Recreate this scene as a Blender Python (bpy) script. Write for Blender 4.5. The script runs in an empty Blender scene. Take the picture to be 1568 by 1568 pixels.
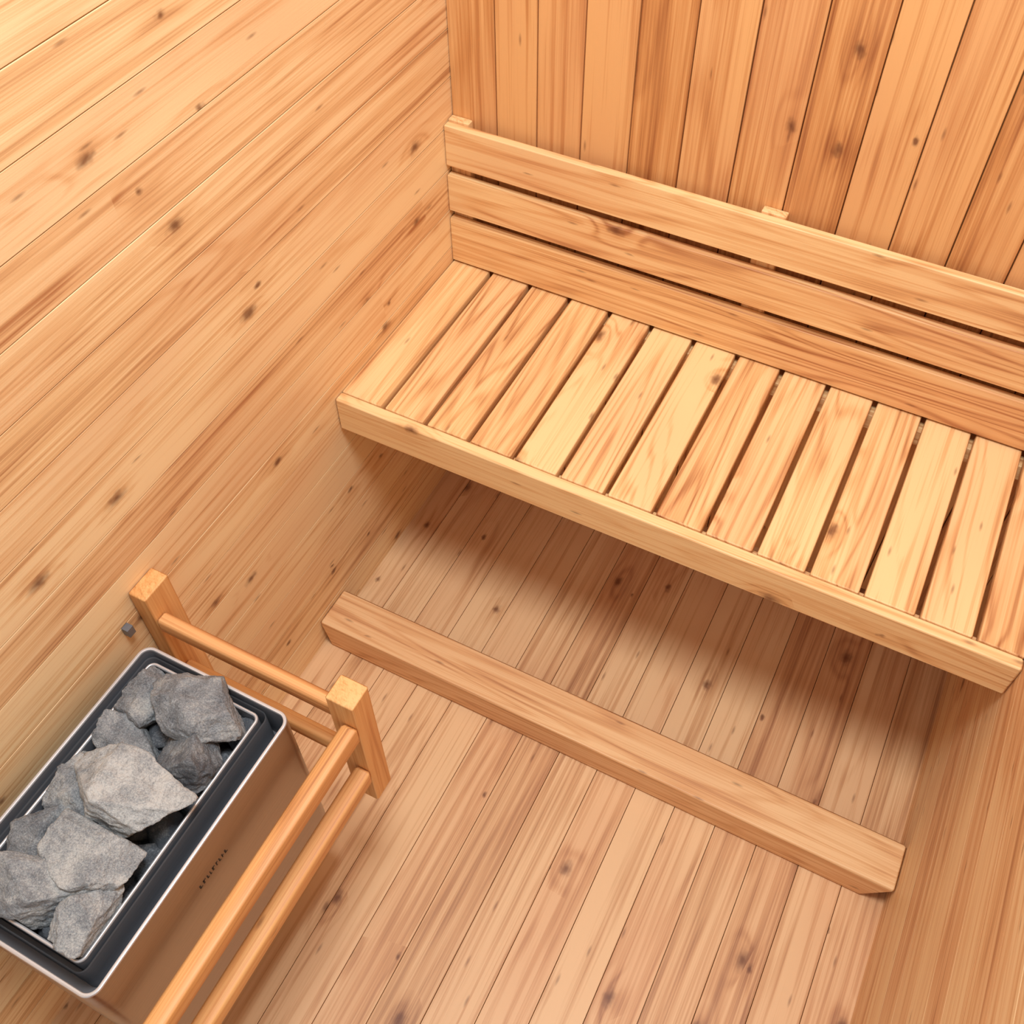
import bpy, bmesh, math, random
import numpy as np
from mathutils import Vector, Matrix, noise

random.seed(7); rng=np.random.default_rng(11)
W=1.384; H=0.664; YB=0.040; YF=-2.3; ZT=2.45
scene=bpy.context.scene
scene.view_settings.view_transform='Standard'
scene.view_settings.look='None'

# ------------------------------------------------------------------ materials
def newmat(name):
    m=bpy.data.materials.new(name); m.use_nodes=True
    nt=m.node_tree; nt.nodes.clear()
    out=nt.nodes.new('ShaderNodeOutputMaterial'); b=nt.nodes.new('ShaderNodeBsdfPrincipled')
    nt.links.new(b.outputs[0],out.inputs[0]); return m,nt,b
def s2l(c):
    return tuple(((v/255)/12.92 if v/255<=.04045 else ((v/255+.055)/1.055)**2.4) for v in c)+(1,)
class NB:
    def __init__(s,nt): s.nt=nt
    def n(s,t,**k):
        x=s.nt.nodes.new(t)
        for a,b in k.items(): setattr(x,a,b)
        return x
    def l(s,a,b): s.nt.links.new(a,b)
    def math(s,op,a,b=None,c=None,clamp=False):
        x=s.n('ShaderNodeMath',operation=op,use_clamp=clamp)
        for i,v in enumerate((a,b,c)):
            if v is None: continue
            if isinstance(v,(int,float)): x.inputs[i].default_value=v
            else: s.l(v,x.inputs[i])
        return x.outputs[0]
    def scale(s,vec,sc):
        x=s.n('ShaderNodeVectorMath',operation='MULTIPLY'); s.l(vec,x.inputs[0]); x.inputs[1].default_value=sc; return x.outputs[0]
    def noise(s,vec,scale=1,detail=2,rough=.5,dist=0):
        x=s.n('ShaderNodeTexNoise'); s.l(vec,x.inputs['Vector']); x.inputs['Scale'].default_value=scale
        x.inputs['Detail'].default_value=detail; x.inputs['Roughness'].default_value=rough; x.inputs['Distortion'].default_value=dist
        return x.outputs['Fac']
    def mix(s,fac,a,b,mode='MIX'):
        x=s.n('ShaderNodeMix',data_type='RGBA',blend_type=mode)
        if isinstance(fac,(int,float)): x.inputs[0].default_value=fac
        else: s.l(fac,x.inputs[0])
        for i,v in ((6,a),(7,b)):
            if isinstance(v,tuple): x.inputs[i].default_value=v
            else: s.l(v,x.inputs[i])
        return x.outputs[2]
    def rng(s,v,a,b,c=0,d=1,smooth=False):
        x=s.n('ShaderNodeMapRange'); x.interpolation_type='SMOOTHSTEP' if smooth else 'LINEAR'
        s.l(v,x.inputs[0])
        for i,q in enumerate((a,b,c,d)): x.inputs[i+1].default_value=q
        return x.outputs[0]

def wood(name,light,mid,dark,knot=(104,58,34),rings=.45,ringn=16,streak=.5,tonevar=.35,knots=.3,rough=.5,pink=.3,broad=1.1):
    m,nt,b=newmat(name); B=NB(nt)
    g=B.n('ShaderNodeAttribute',attribute_name='gc').outputs['Vector']
    tone=B.n('ShaderNodeAttribute',attribute_name='tone').outputs['Fac']
    vor=B.n('ShaderNodeTexVoronoi',voronoi_dimensions='2D'); B.l(B.scale(g,(5.2,8.5,9)),vor.inputs['Vector']); vor.inputs['Scale'].default_value=1
    dist=vor.outputs['Distance']; sep=B.n('ShaderNodeSeparateColor'); B.l(vor.outputs['Color'],sep.inputs[0])
    gate=B.math('GREATER_THAN',sep.outputs[0],1-knots)
    size=B.rng(sep.outputs[1],0,1,.4,1.3)
    wob=B.noise(B.scale(g,(70,90,90)),1,1)
    dw=B.math('DIVIDE',B.math('ADD',dist,B.math('MULTIPLY',B.math('SUBTRACT',wob,.5),.10)),size)
    core=B.math('MULTIPLY',B.rng(dw,.0,.125,1,0,True),gate)
    halo=B.math('MULTIPLY',B.math('MULTIPLY',B.rng(dist,.05,.42,1,0,True),gate),size)
    n1=B.noise(B.scale(g,(1.0,11,11)),1,1.5,.45,.25)
    h=B.math('ADD',n1,B.math('MULTIPLY',halo,.09))
    sn=B.math('SINE',B.math('MULTIPLY',h,ringn*6.283))
    ring=B.math('POWER',B.rng(sn,-1,1,0,1),2.6)
    pores=B.noise(B.scale(g,(5,360,360)),1,1,.6)
    st=B.noise(B.scale(g,(.7,80,80)),1,3,.65)
    st2=B.noise(B.scale(g,(1.3,20,20)),1,3,.65)
    bl=B.noise(B.scale(g,(1.7,5,5)),1,1,.5)
    ringm=B.rng(bl,.35,.65,.3,1)
    f=B.math('MULTIPLY',B.math('MULTIPLY',ring,ringm),rings)
    f=B.math('ADD',f,B.math('MULTIPLY',B.rng(st,.44,.66,0,1),streak))
    f=B.math('ADD',f,B.math('MULTIPLY',B.math('SUBTRACT',tone,.5),tonevar))
    f=B.math('ADD',f,B.math('MULTIPLY',B.math('SUBTRACT',pores,.5),.7))
    f=B.math('ADD',f,B.math('MULTIPLY',B.math('SUBTRACT',st2,.5),broad))
    f=B.math('ADD',f,B.math('MULTIPLY',halo,.26),clamp=True)
    cr=B.n('ShaderNodeValToRGB'); B.l(f,cr.inputs[0]); e=cr.color_ramp.elements
    e[0].position=0; e[0].color=s2l(light); e[1].position=1; e[1].color=s2l(dark)
    x=e.new(.42); x.color=s2l(mid)
    col=B.mix(B.rng(bl,.42,.68,0,pink),cr.outputs[0],s2l((212,152,108)))
    v2=B.n('ShaderNodeTexVoronoi',voronoi_dimensions='2D'); B.l(B.scale(g,(14,60,60)),v2.inputs['Vector']); v2.inputs['Scale'].default_value=1
    s2=B.n('ShaderNodeSeparateColor'); B.l(v2.outputs['Color'],s2.inputs[0])
    fl=B.math('MULTIPLY',B.rng(v2.outputs['Distance'],.05,.22,1,0),B.math('GREATER_THAN',s2.outputs[1],.97))
    col=B.mix(B.math('MULTIPLY',fl,.5),col,s2l(knot))
    col=B.mix(B.math('MULTIPLY',core,.85),col,s2l(knot))
    B.l(col,b.inputs['Base Color'])
    b.inputs['Roughness'].default_value=rough
    b.inputs['Specular IOR Level'].default_value=.45
    bp=B.n('ShaderNodeBump'); bp.inputs['Strength'].default_value=.12; bp.inputs['Distance'].default_value=.0015
    B.l(pores,bp.inputs['Height']); B.l(bp.outputs[0],b.inputs['Normal'])
    return m

M_left =wood('wood_wall_left',(246,216,168),(230,188,136),(172,114,70),rings=.34,ringn=9,streak=.5,tonevar=.45,knots=.38)
M_right=wood('wood_wall_right',(240,206,158),(222,174,124),(168,110,68),rings=.34,ringn=9,streak=.5,tonevar=.3,knots=.15)
M_back =wood('wood_wall_back',(228,174,114),(204,142,84),(148,84,42),rings=.3,ringn=7,streak=.5,tonevar=.6,knots=.22,broad=.9)
M_floor=wood('wood_floor',(228,188,142),(204,156,110),(144,94,60),rings=.3,ringn=8,streak=.5,tonevar=.45,knots=.3,broad=.9)
M_slat =wood('wood_bench',(242,204,148),(226,174,116),(162,100,54),rings=.6,ringn=13,streak=.38,tonevar=.5,knots=.14,broad=.8)
M_beam =wood('wood_beam',(238,194,142),(222,168,114),(166,104,62),rings=.5,ringn=12,streak=.4,tonevar=.2,knots=.16,broad=.7)
M_guard=wood('wood_guard',(232,180,118),(214,152,90),(160,98,50),rings=.4,ringn=10,streak=.4,tonevar=.3,knots=.06,broad=.8)

def simple(name,col,rough=.5,metal=0.0):
    m,nt,b=newmat(name); B=NB(nt)
    tc=B.n('ShaderNodeTexCoord').outputs['Object']
    nz=B.noise(B.scale(tc,(20,20,20)),1,3)
    c=B.mix(B.rng(nz,.3,.7,0,1),s2l(tuple(v*.9 for v in col)),s2l(col)); B.l(c,b.inputs['Base Color'])
    b.inputs['Roughness'].default_value=rough; b.inputs['Metallic'].default_value=metal
    return m
def steel(name,col,rough,metal=1.0):
    m,nt,b=newmat(name); B=NB(nt)
    tc=B.n('ShaderNodeTexCoord').outputs['Object']
    nz=B.noise(B.scale(tc,(6,6,500)),1,2)
    c=B.mix(B.rng(nz,.3,.7,0,1),s2l(tuple(v*.93 for v in col)),s2l(col)); B.l(c,b.inputs['Base Color'])
    B.l(B.rng(nz,.2,.8,rough-.06,rough+.08),b.inputs['Roughness']); b.inputs['Metallic'].default_value=metal
    bp=B.n('ShaderNodeBump'); bp.inputs['Strength'].default_value=.05; bp.inputs['Distance'].default_value=.001
    B.l(nz,bp.inputs['Height']); B.l(bp.outputs[0],b.inputs['Normal'])
    return m
M_steel=steel('brushed_steel',(176,164,156),.33)
M_rim=steel('polished_rim',(214,214,216),.3,.5)
M_inner=steel('inner_steel',(122,124,130),.40,.5)
M_shield=steel('shield_steel',(150,154,160),.35,.6)
M_black=simple('dark_interior',(38,36,38),.7)
M_text=simple('black_print',(25,22,20),.6)

def stone_mat():
    m,nt,b=newmat('grey_stone'); B=NB(nt)
    g=B.n('ShaderNodeTexCoord').outputs['Object']
    tone=B.n('ShaderNodeAttribute',attribute_name='tone').outputs['Fac']
    a=B.noise(B.scale(g,(26,26,26)),1,5,.6,.4)
    fine=B.noise(B.scale(g,(380,380,380)),1,3,.75)
    vein=B.noise(B.scale(g,(40,18,60)),1,4,.65,1.5)
    f=B.math('ADD',B.math('MULTIPLY',a,.6),B.math('MULTIPLY',fine,.6))
    f=B.math('ADD',f,B.math('MULTIPLY',B.math('SUBTRACT',tone,.5),.34))
    f=B.math('SUBTRACT',f,.07)
    cr=B.n('ShaderNodeValToRGB'); B.l(f,cr.inputs[0]); e=cr.color_ramp.elements
    e[0].position=.32; e[0].color=s2l((84,88,94)); e[1].position=.74; e[1].color=s2l((204,205,202))
    x=e.new(.52); x.color=s2l((144,148,151))
    v=B.math('ABSOLUTE',B.math('SUBTRACT',vein,.5))
    col=B.mix(B.rng(v,0,.02,.35,0),cr.outputs[0],s2l((72,74,80)))
    col=B.mix(B.rng(a,.55,.8,0,.25),col,s2l((188,176,156)))
    B.l(col,b.inputs['Base Color']); b.inputs['Roughness'].default_value=.85
    bp=B.n('ShaderNodeBump'); bp.inputs['Strength'].default_value=1.0; bp.inputs['Distance'].default_value=.006
    B.l(B.noise(B.scale(g,(80,80,80)),1,6,.75),bp.inputs['Height']); B.l(bp.outputs[0],b.inputs['Normal'])
    return m
M_stone=stone_mat()

# ------------------------------------------------------------------ board builder
class Boards:
    """collects chamfered timber boxes with a grain coordinate + tone per board"""
    def __init__(s): s.v=[];s.f=[];s.gc=[];s.tone=[]
    def box(s,lo,hi,ax,b=.0015,tone=None,mod=None):
        lo=np.array(lo,float);hi=np.array(hi,float);c=(lo+hi)/2;h=(hi-lo)/2
        b=min(b,h.min()*.9)
        idx={}
        off=rng.uniform(0,50,3); t=rng.uniform(0,1) if tone is None else tone
        oth=[i for i in range(3) if i!=ax]
        if h[oth[0]]<h[oth[1]]: oth=oth[::-1]
        flip=rng.choice([-1,1])
        for sx in(-1,1):
            for sy in(-1,1):
                for sz in(-1,1):
                    for k in range(3):
                        sg=np.array([sx,sy,sz]); hh=h-b; hh[k]=h[k]; p=sg*hh
                        loc=p.copy(); p=p+c
                        if mod is not None: p=np.array(mod(p))
                        idx[(sx,sy,sz,k)]=len(s.v); s.v.append(tuple(p))
                        s.gc.append((loc[ax]*flip+off[0],loc[oth[0]]+loc[oth[1]]*.7+off[1],loc[oth[1]]+off[2])); s.tone.append(t)
        S=(-1,1)
        for k in range(3):
            i,j=[q for q in range(3) if q!=k]
            for sg in S:
                q=[]
                for a,bb in((-1,-1),(1,-1),(1,1),(-1,1)):
                    t3=[0,0,0];t3[k]=sg;t3[i]=a;t3[j]=bb; q.append(idx[(*t3,k)])
                s.f.append(q)
            for a in S:
                for bb in S:
                    t1=[0,0,0];t1[i]=a;t1[j]=bb;t1[k]=-1;t2=list(t1);t2[k]=1
                    s.f.append([idx[(*t1,i)],idx[(*t2,i)],idx[(*t2,j)],idx[(*t1,j)]])
        for a in S:
            for bb in S:
                for cc in S: s.f.append([idx[(a,bb,cc,0)],idx[(a,bb,cc,1)],idx[(a,bb,cc,2)]])
    def make(s,name,mat,parent=None,smooth=True):
        me=bpy.data.meshes.new(name); me.from_pydata(s.v,[],s.f); me.update()
        bm=bmesh.new();bm.from_mesh(me);bmesh.ops.recalc_face_normals(bm,faces=bm.faces);bm.to_mesh(me);bm.free()
        at=me.attributes.new('gc','FLOAT_VECTOR','POINT'); at.data.foreach_set('vector',np.array(s.gc,dtype=np.float32).ravel())
        at=me.attributes.new('tone','FLOAT','POINT'); at.data.foreach_set('value',np.array(s.tone,dtype=np.float32))
        me.materials.append(mat)
        ob=bpy.data.objects.new(name,me); scene.collection.objects.link(ob)
        if smooth:
            for p in me.polygons: p.use_smooth=True
            w=ob.modifiers.new('wn','WEIGHTED_NORMAL'); w.weight=100; w.keep_sharp=True
        if parent: ob.parent=parent
        return ob
def empty(name):
    e=bpy.data.objects.new(name,None); scene.collection.objects.link(e); return e
def plainbox(name,lo,hi,mat,parent=None):
    B=Boards(); B.box(lo,hi,0,.0003); return B.make(name,mat,parent)

# ------------------------------------------------------------------ room shell
G=.0007
w=Boards(); z=.003-.1
while z<ZT:
    d=rng.uniform(0,.0004); w.box((-.016,YF,max(z,-.05)+G),(-d,YB+.016,z+.1-G),1,.0008); z+=.1
w.box((-.03,YF,-.05),(-.0165,YB+.03,ZT+.1),1,.0005,tone=1)
w.make('wall_left',M_left)
w=Boards(); w.box((-.03,YB+.0165,-.05),(W+.03,YB+.03,ZT+.05),2,.0005,tone=1)
xs=[0,.105,.196,.293,.396,.501,.607,.715,.821,.922,1.026,1.131,1.236,1.341,W]
for a,b2 in zip(xs[:-1],xs[1:]):
    d=rng.uniform(0,.0006); w.box((a+G*1.4,YB+d,-.02),(b2-G*1.4,YB+.016,ZT),2,.0016)
w.make('wall_back',M_back)
w=Boards(); z=-.05
while z<ZT:
    w.box((W,YF,z+G),(W+.016,YB+.016,z+.1-G),1,.001); z+=.1
w.box((W+.0165,YF,-.05),(W+.03,YB+.03,ZT+.05),1,.0005,tone=1)
w.make('wall_right',M_right)
w=Boards(); x=-.02
while x<W+.02:
    w.box((x+.0005,YF,-.02),(x+.094-.0005,YB+.016,-rng.uniform(0,.0003)),1,.0009); x+=.094
w.box((-.03,YF,-.05),(W+.03,YB+.03,-.0205),1,.0005,tone=1)
w.make('floor',M_floor)

# ------------------------------------------------------------------ bench
bench=empty('sauna_bench')
s=Boards()
for k in range(14):
    x0=k*.1+(.0050 if k else .001); x1=min((k+1)*.1-.0050,W-.001)
    s.box((x0,-.4685,H-.026),(x1,.012,H-rng.uniform(0,.0012)),1,.003,tone=rng.uniform(.1,1))
s.make('seat_slats',M_slat,bench)
s=Boards(); s.box((.0005,-.4965,H-.09),(W-.0005,-.4695,H+.001),0,.005,tone=.4)
s.make('front_board',M_slat,bench)
s=Boards()
for y0,y1 in((-.469,-.445),(-.012,.02)): s.box((.001,y0,H-.066),(W-.001,y1,H-.0265),0,.002,tone=.8)
s.make('support_rails',M_slat,bench)
s=Boards()
for a,b2,t in((.003,.122,.8),(.141,.234,.65),(.256,.354,.4)):
    s.box((.0005,0,H+a),(W-.0005,.02,H+b2),0,.0035,tone=t)
s.make('backrest_boards',M_slat,bench)
s=Boards()
for a,b2 in((.001,.05),(.68,.73),(W-.05,W-.001)):
    s.box((a,.0205,H-.02),(b2,YB-.0005,H+.357),2,.002,tone=.5)
s.make('backrest_battens',M_slat,bench)

# ------------------------------------------------------------------ foot beam
ch=.045
def modb(p):
    if p[2]<.05:
        if p[0]>W/2: p=p+np.array([-ch,0,0])
        else: p=p+np.array([ch*.35,0,0])
    return p
s=Boards(); s.box((.0005,-.709,.0),(W-.0005,-.6035,.093),0,.006,tone=.4,mod=modb)
s.make('foot_beam',M_beam)

# ------------------------------------------------------------------ heater guard
guard=empty('heater_guard')
s=Boards()
YE=-1.74
s.box((.0005,-1.092,.40),(.038,-1.032,.76),2,.003)
s.box((.400,-1.103,.40),(.452,-1.056,.76),2,.003)
s.box((.0005,YE,.40),(.038,YE+.06,.76),2,.003)
s.box((.400,YE+.01,.40),(.452,YE+.057,.76),2,.003)
s.make('posts',M_guard,guard)
s=Boards()
for zt in(.70,.535):
    s.box((.0385,-1.092,zt-.035),(.3995,-1.068,zt),0,.005)
    s.box((.0385,YE+.02,zt-.035),(.3995,YE+.045,zt),0,.005)
    s.box((.424,YE+.0575,zt-.038),(.456,-1.1035,zt),1,.006)
s.make('rails',M_guard,guard)

# ------------------------------------------------------------------ heater
heater=empty('sauna_heater')
def rrect(x0,x1,y0,y1,r,n=8):
    pts=[]
    for cx,cy,a0 in((x1-r,y1-r,0),(x0+r,y1-r,90),(x0+r,y0+r,180),(x1-r,y0+r,270)):
        for i in range(n+1):
            a=math.radians(a0+90*i/n); pts.append((cx+r*math.cos(a),cy+r*math.sin(a)))
    return pts
def shell(name,x0,x1,y0,y1,r,zb,zt,th,mat,rim,inner,zin):
    prof=[(0,zb),(0,zt-.003),(.001,zt-.0006),(th*.5,zt),(th-.001,zt-.0006),(th,zt-.003),(th,zin)]
    v=[];f=[];mi=[];loops=[]
    for o,zz in prof:
        pts=rrect(x0+o,x1-o,y0+o,y1-o,max(r-o,.002)); loops.append(list(range(len(v),len(v)+len(pts)))); v+=[(a,b,zz) for a,b in pts]
    N=len(loops[0])
    for k in range(len(loops)-1):
        for i in range(N):
            j=(i+1)%N; f.append([loops[k][i],loops[k][j],loops[k+1][j],loops[k+1][i]]); mi.append(0 if k==0 else (2 if k==5 else 1))
    f.append(loops[0][::-1]); mi.append(0); f.append(loops[-1]); mi.append(2)
    me=bpy.data.meshes.new(name); me.from_pydata(v,[],f); me.update()
    for m in(mat,rim,inner): me.materials.append(m)
    for p,i in zip(me.polygons,mi): p.material_index=i; p.use_smooth=len(p.vertices)==4
    ob=bpy.data.objects.new(name,me); scene.collection.objects.link(ob); ob.parent=heater
    w=ob.modifiers.new('es','EDGE_SPLIT'); w.split_angle=math.radians(50)
    return ob
hx0,hx1,hy0,hy1,hz=.048,.345,-1.60,-1.13,.693
shell('outer_casing',hx0,hx1,hy0,hy1,.022,.16,hz,.0065,M_steel,M_rim,M_inner,.60)
shell('stone_liner',.074,.298,-1.570,-1.150,.014,.601,.688,.0055,M_inner,M_rim,M_inner,.603)
shell('heat_shield',.061,.306,-1.580,-1.140,.016,.6005,.682,.0022,M_inner,M_shield,M_inner,.602)
plainbox('mounting_bracket',(.0005,-1.50,.25),(.0475,-1.22,.60),M_black,heater)
plainbox('screw_plate',(.0005,-1.132,.685),(.014,-1.118,.705),M_inner,heater)
s=Boards()
yy=-1.40
for i in range(9):
    wd=random.choice([.004,.006,.003]); s.box((.3451,yy,.60),(.3455,yy+wd*.5,.60+.010),2,.0001)
    zq=random.choice([0,.004,.008]); s.box((.3451,yy,.60+zq),(.3455,yy+wd,.602+zq),2,.0001); yy+=wd+.003
s.make('printed_mark',M_text,heater)

# ------------------------------------------------------------------ stones
def rock(c,rad,rot,sub,tone,seed):
    r=np.random.default_rng(seed)
    bm=bmesh.new(); bmesh.ops.create_icosphere(bm,subdivisions=sub,radius=1)
    V=np.array([v.co[:] for v in bm.verts]); F=[[v.index for v in f.verts] for f in bm.faces]; bm.free()
    D=V/np.linalg.norm(V,axis=1)[:,None]
    n=[]
    while len(n)<12:
        q=r.normal(size=3); q/=np.linalg.norm(q)
        if all(q@o<.78 for o in n): n.append(q)
    n=np.array(n); h=r.uniform(.62,.95,12)
    dots=D@n.T; k=np.where(dots>.05,dots/h,0.05)
    p=90.; inv=(np.sum(k**p,axis=1))**(1/p)
    P=D*np.minimum(1/inv,1.35)[:,None]
    o=Vector(r.uniform(-50,50,3))
    disp=np.array([noise.fractal(Vector(q)*2.6+o,.75,2.1,7) for q in P])
    ridg=np.array([abs(noise.noise(Vector(q)*3.2-o)) for q in P])
    P=P*(1+disp*.06-ridg*.06)[:,None]
    P=P*np.array(rad)*1.12
    Rm=np.array(Matrix.Rotation(rot[2],3,'Z')@Matrix.Rotation(rot[1],3,'Y')@Matrix.Rotation(rot[0],3,'X'))
    return P@Rm.T+np.array(c),F,tone
rocks=[((.112,-1.207,.676),(.046,.056,.042),.3,.35),((.208,-1.200,.702),(.082,.054,.042),-.12,.4),
((.130,-1.287,.670),(.062,.042,.036),.1,.5),((.240,-1.268,.682),(.062,.052,.040),.1,.15),
((.112,-1.370,.678),(.044,.050,.036),.3,.6),((.200,-1.350,.710),(.088,.060,.042),-.1,.9),
((.205,-1.446,.702),(.088,.054,.038),.0,.7),((.116,-1.458,.674),(.042,.054,.036),0,.35),
((.160,-1.524,.694),(.078,.048,.042),.05,.55),((.258,-1.512,.684),(.038,.058,.038),-.3,.75)]
allv=[];allf=[];tone=[]
def addrock(P,F,t):
    low=P[:,2]<.700
    P[low,0]=np.clip(P[low,0],.0805,.2915); P[low,1]=np.clip(P[low,1],-1.5635,-1.1565)
    P[:,2]=np.maximum(P[:,2],.6035)
    b=len(allv); allv.extend(P.tolist()); allf.extend([[q+b for q in f] for f in F]); tone.extend([t]*len(P))
for i,(c,rad,rz,t) in enumerate(rocks):
    addrock(*rock(c,rad,(random.uniform(-.2,.2),random.uniform(-.2,.2),rz),6,t,240+i))
gi=0
for iy in range(7):
    for ix in range(4):
        c=(.105+ix*.053+random.uniform(-.01,.01),-1.535+iy*.060+random.uniform(-.01,.01),.630+random.uniform(-.01,.01))
        addrock(*rock(c,(.032,.034,.03),(random.uniform(0,3),random.uniform(0,3),random.uniform(0,3)),4,random.uniform(-.3,.2),300+gi)); gi+=1
me=bpy.data.meshes.new('sauna_stones'); me.from_pydata(allv,[],allf); me.update()
at=me.attributes.new('tone','FLOAT','POINT'); at.data.foreach_set('value',np.array(tone,dtype=np.float32))
me.materials.append(M_stone)
me.polygons.foreach_set('use_smooth',[True]*len(me.polygons))
ob=bpy.data.objects.new('sauna_stones',me); scene.collection.objects.link(ob)

# ------------------------------------------------------------------ light
wd=bpy.data.worlds.new('world'); scene.world=wd; wd.use_nodes=True
bg=wd.node_tree.nodes['Background']; bg.inputs[0].default_value=(.90,.95,1.0,1); bg.inputs[1].default_value=.62
def area(name,loc,tgt,size,power,col=(.93,.97,1.0)):
    l=bpy.data.lights.new(name,'AREA'); l.shape='DISK'; l.size=size; l.energy=power; l.color=col
    o=bpy.data.objects.new(name,l); scene.collection.objects.link(o); o.location=loc
    o.rotation_euler=(Vector(tgt)-Vector(loc)).to_track_quat('-Z','Y').to_euler(); return o
area('added_overhead_light',(.85,-1.15,3.4),(.6,-.5,.5),.7,64)  # added soft light above the open top

# ------------------------------------------------------------------ camera
R=[[0.89272,0.45061,0.00257],[-0.35378,0.69733,0.62335],[-0.2791,0.55739,-0.78194]]
cam=bpy.data.cameras.new('camera'); co=bpy.data.objects.new('camera',cam); scene.collection.objects.link(co)
M=Matrix(((R[0][0],R[1][0],-R[2][0],1.0076),(R[0][1],R[1][1],-R[2][1],-1.6138),(R[0][2],R[1][2],-R[2][2],2.2128),(0,0,0,1)))
co.matrix_world=M
cam.sensor_width=36; cam.lens=1569.395/1568*36
cam.shift_x=-(807.92-784)/1568; cam.shift_y=(737.95-784)/1568
cam.clip_start=.01
scene.camera=co
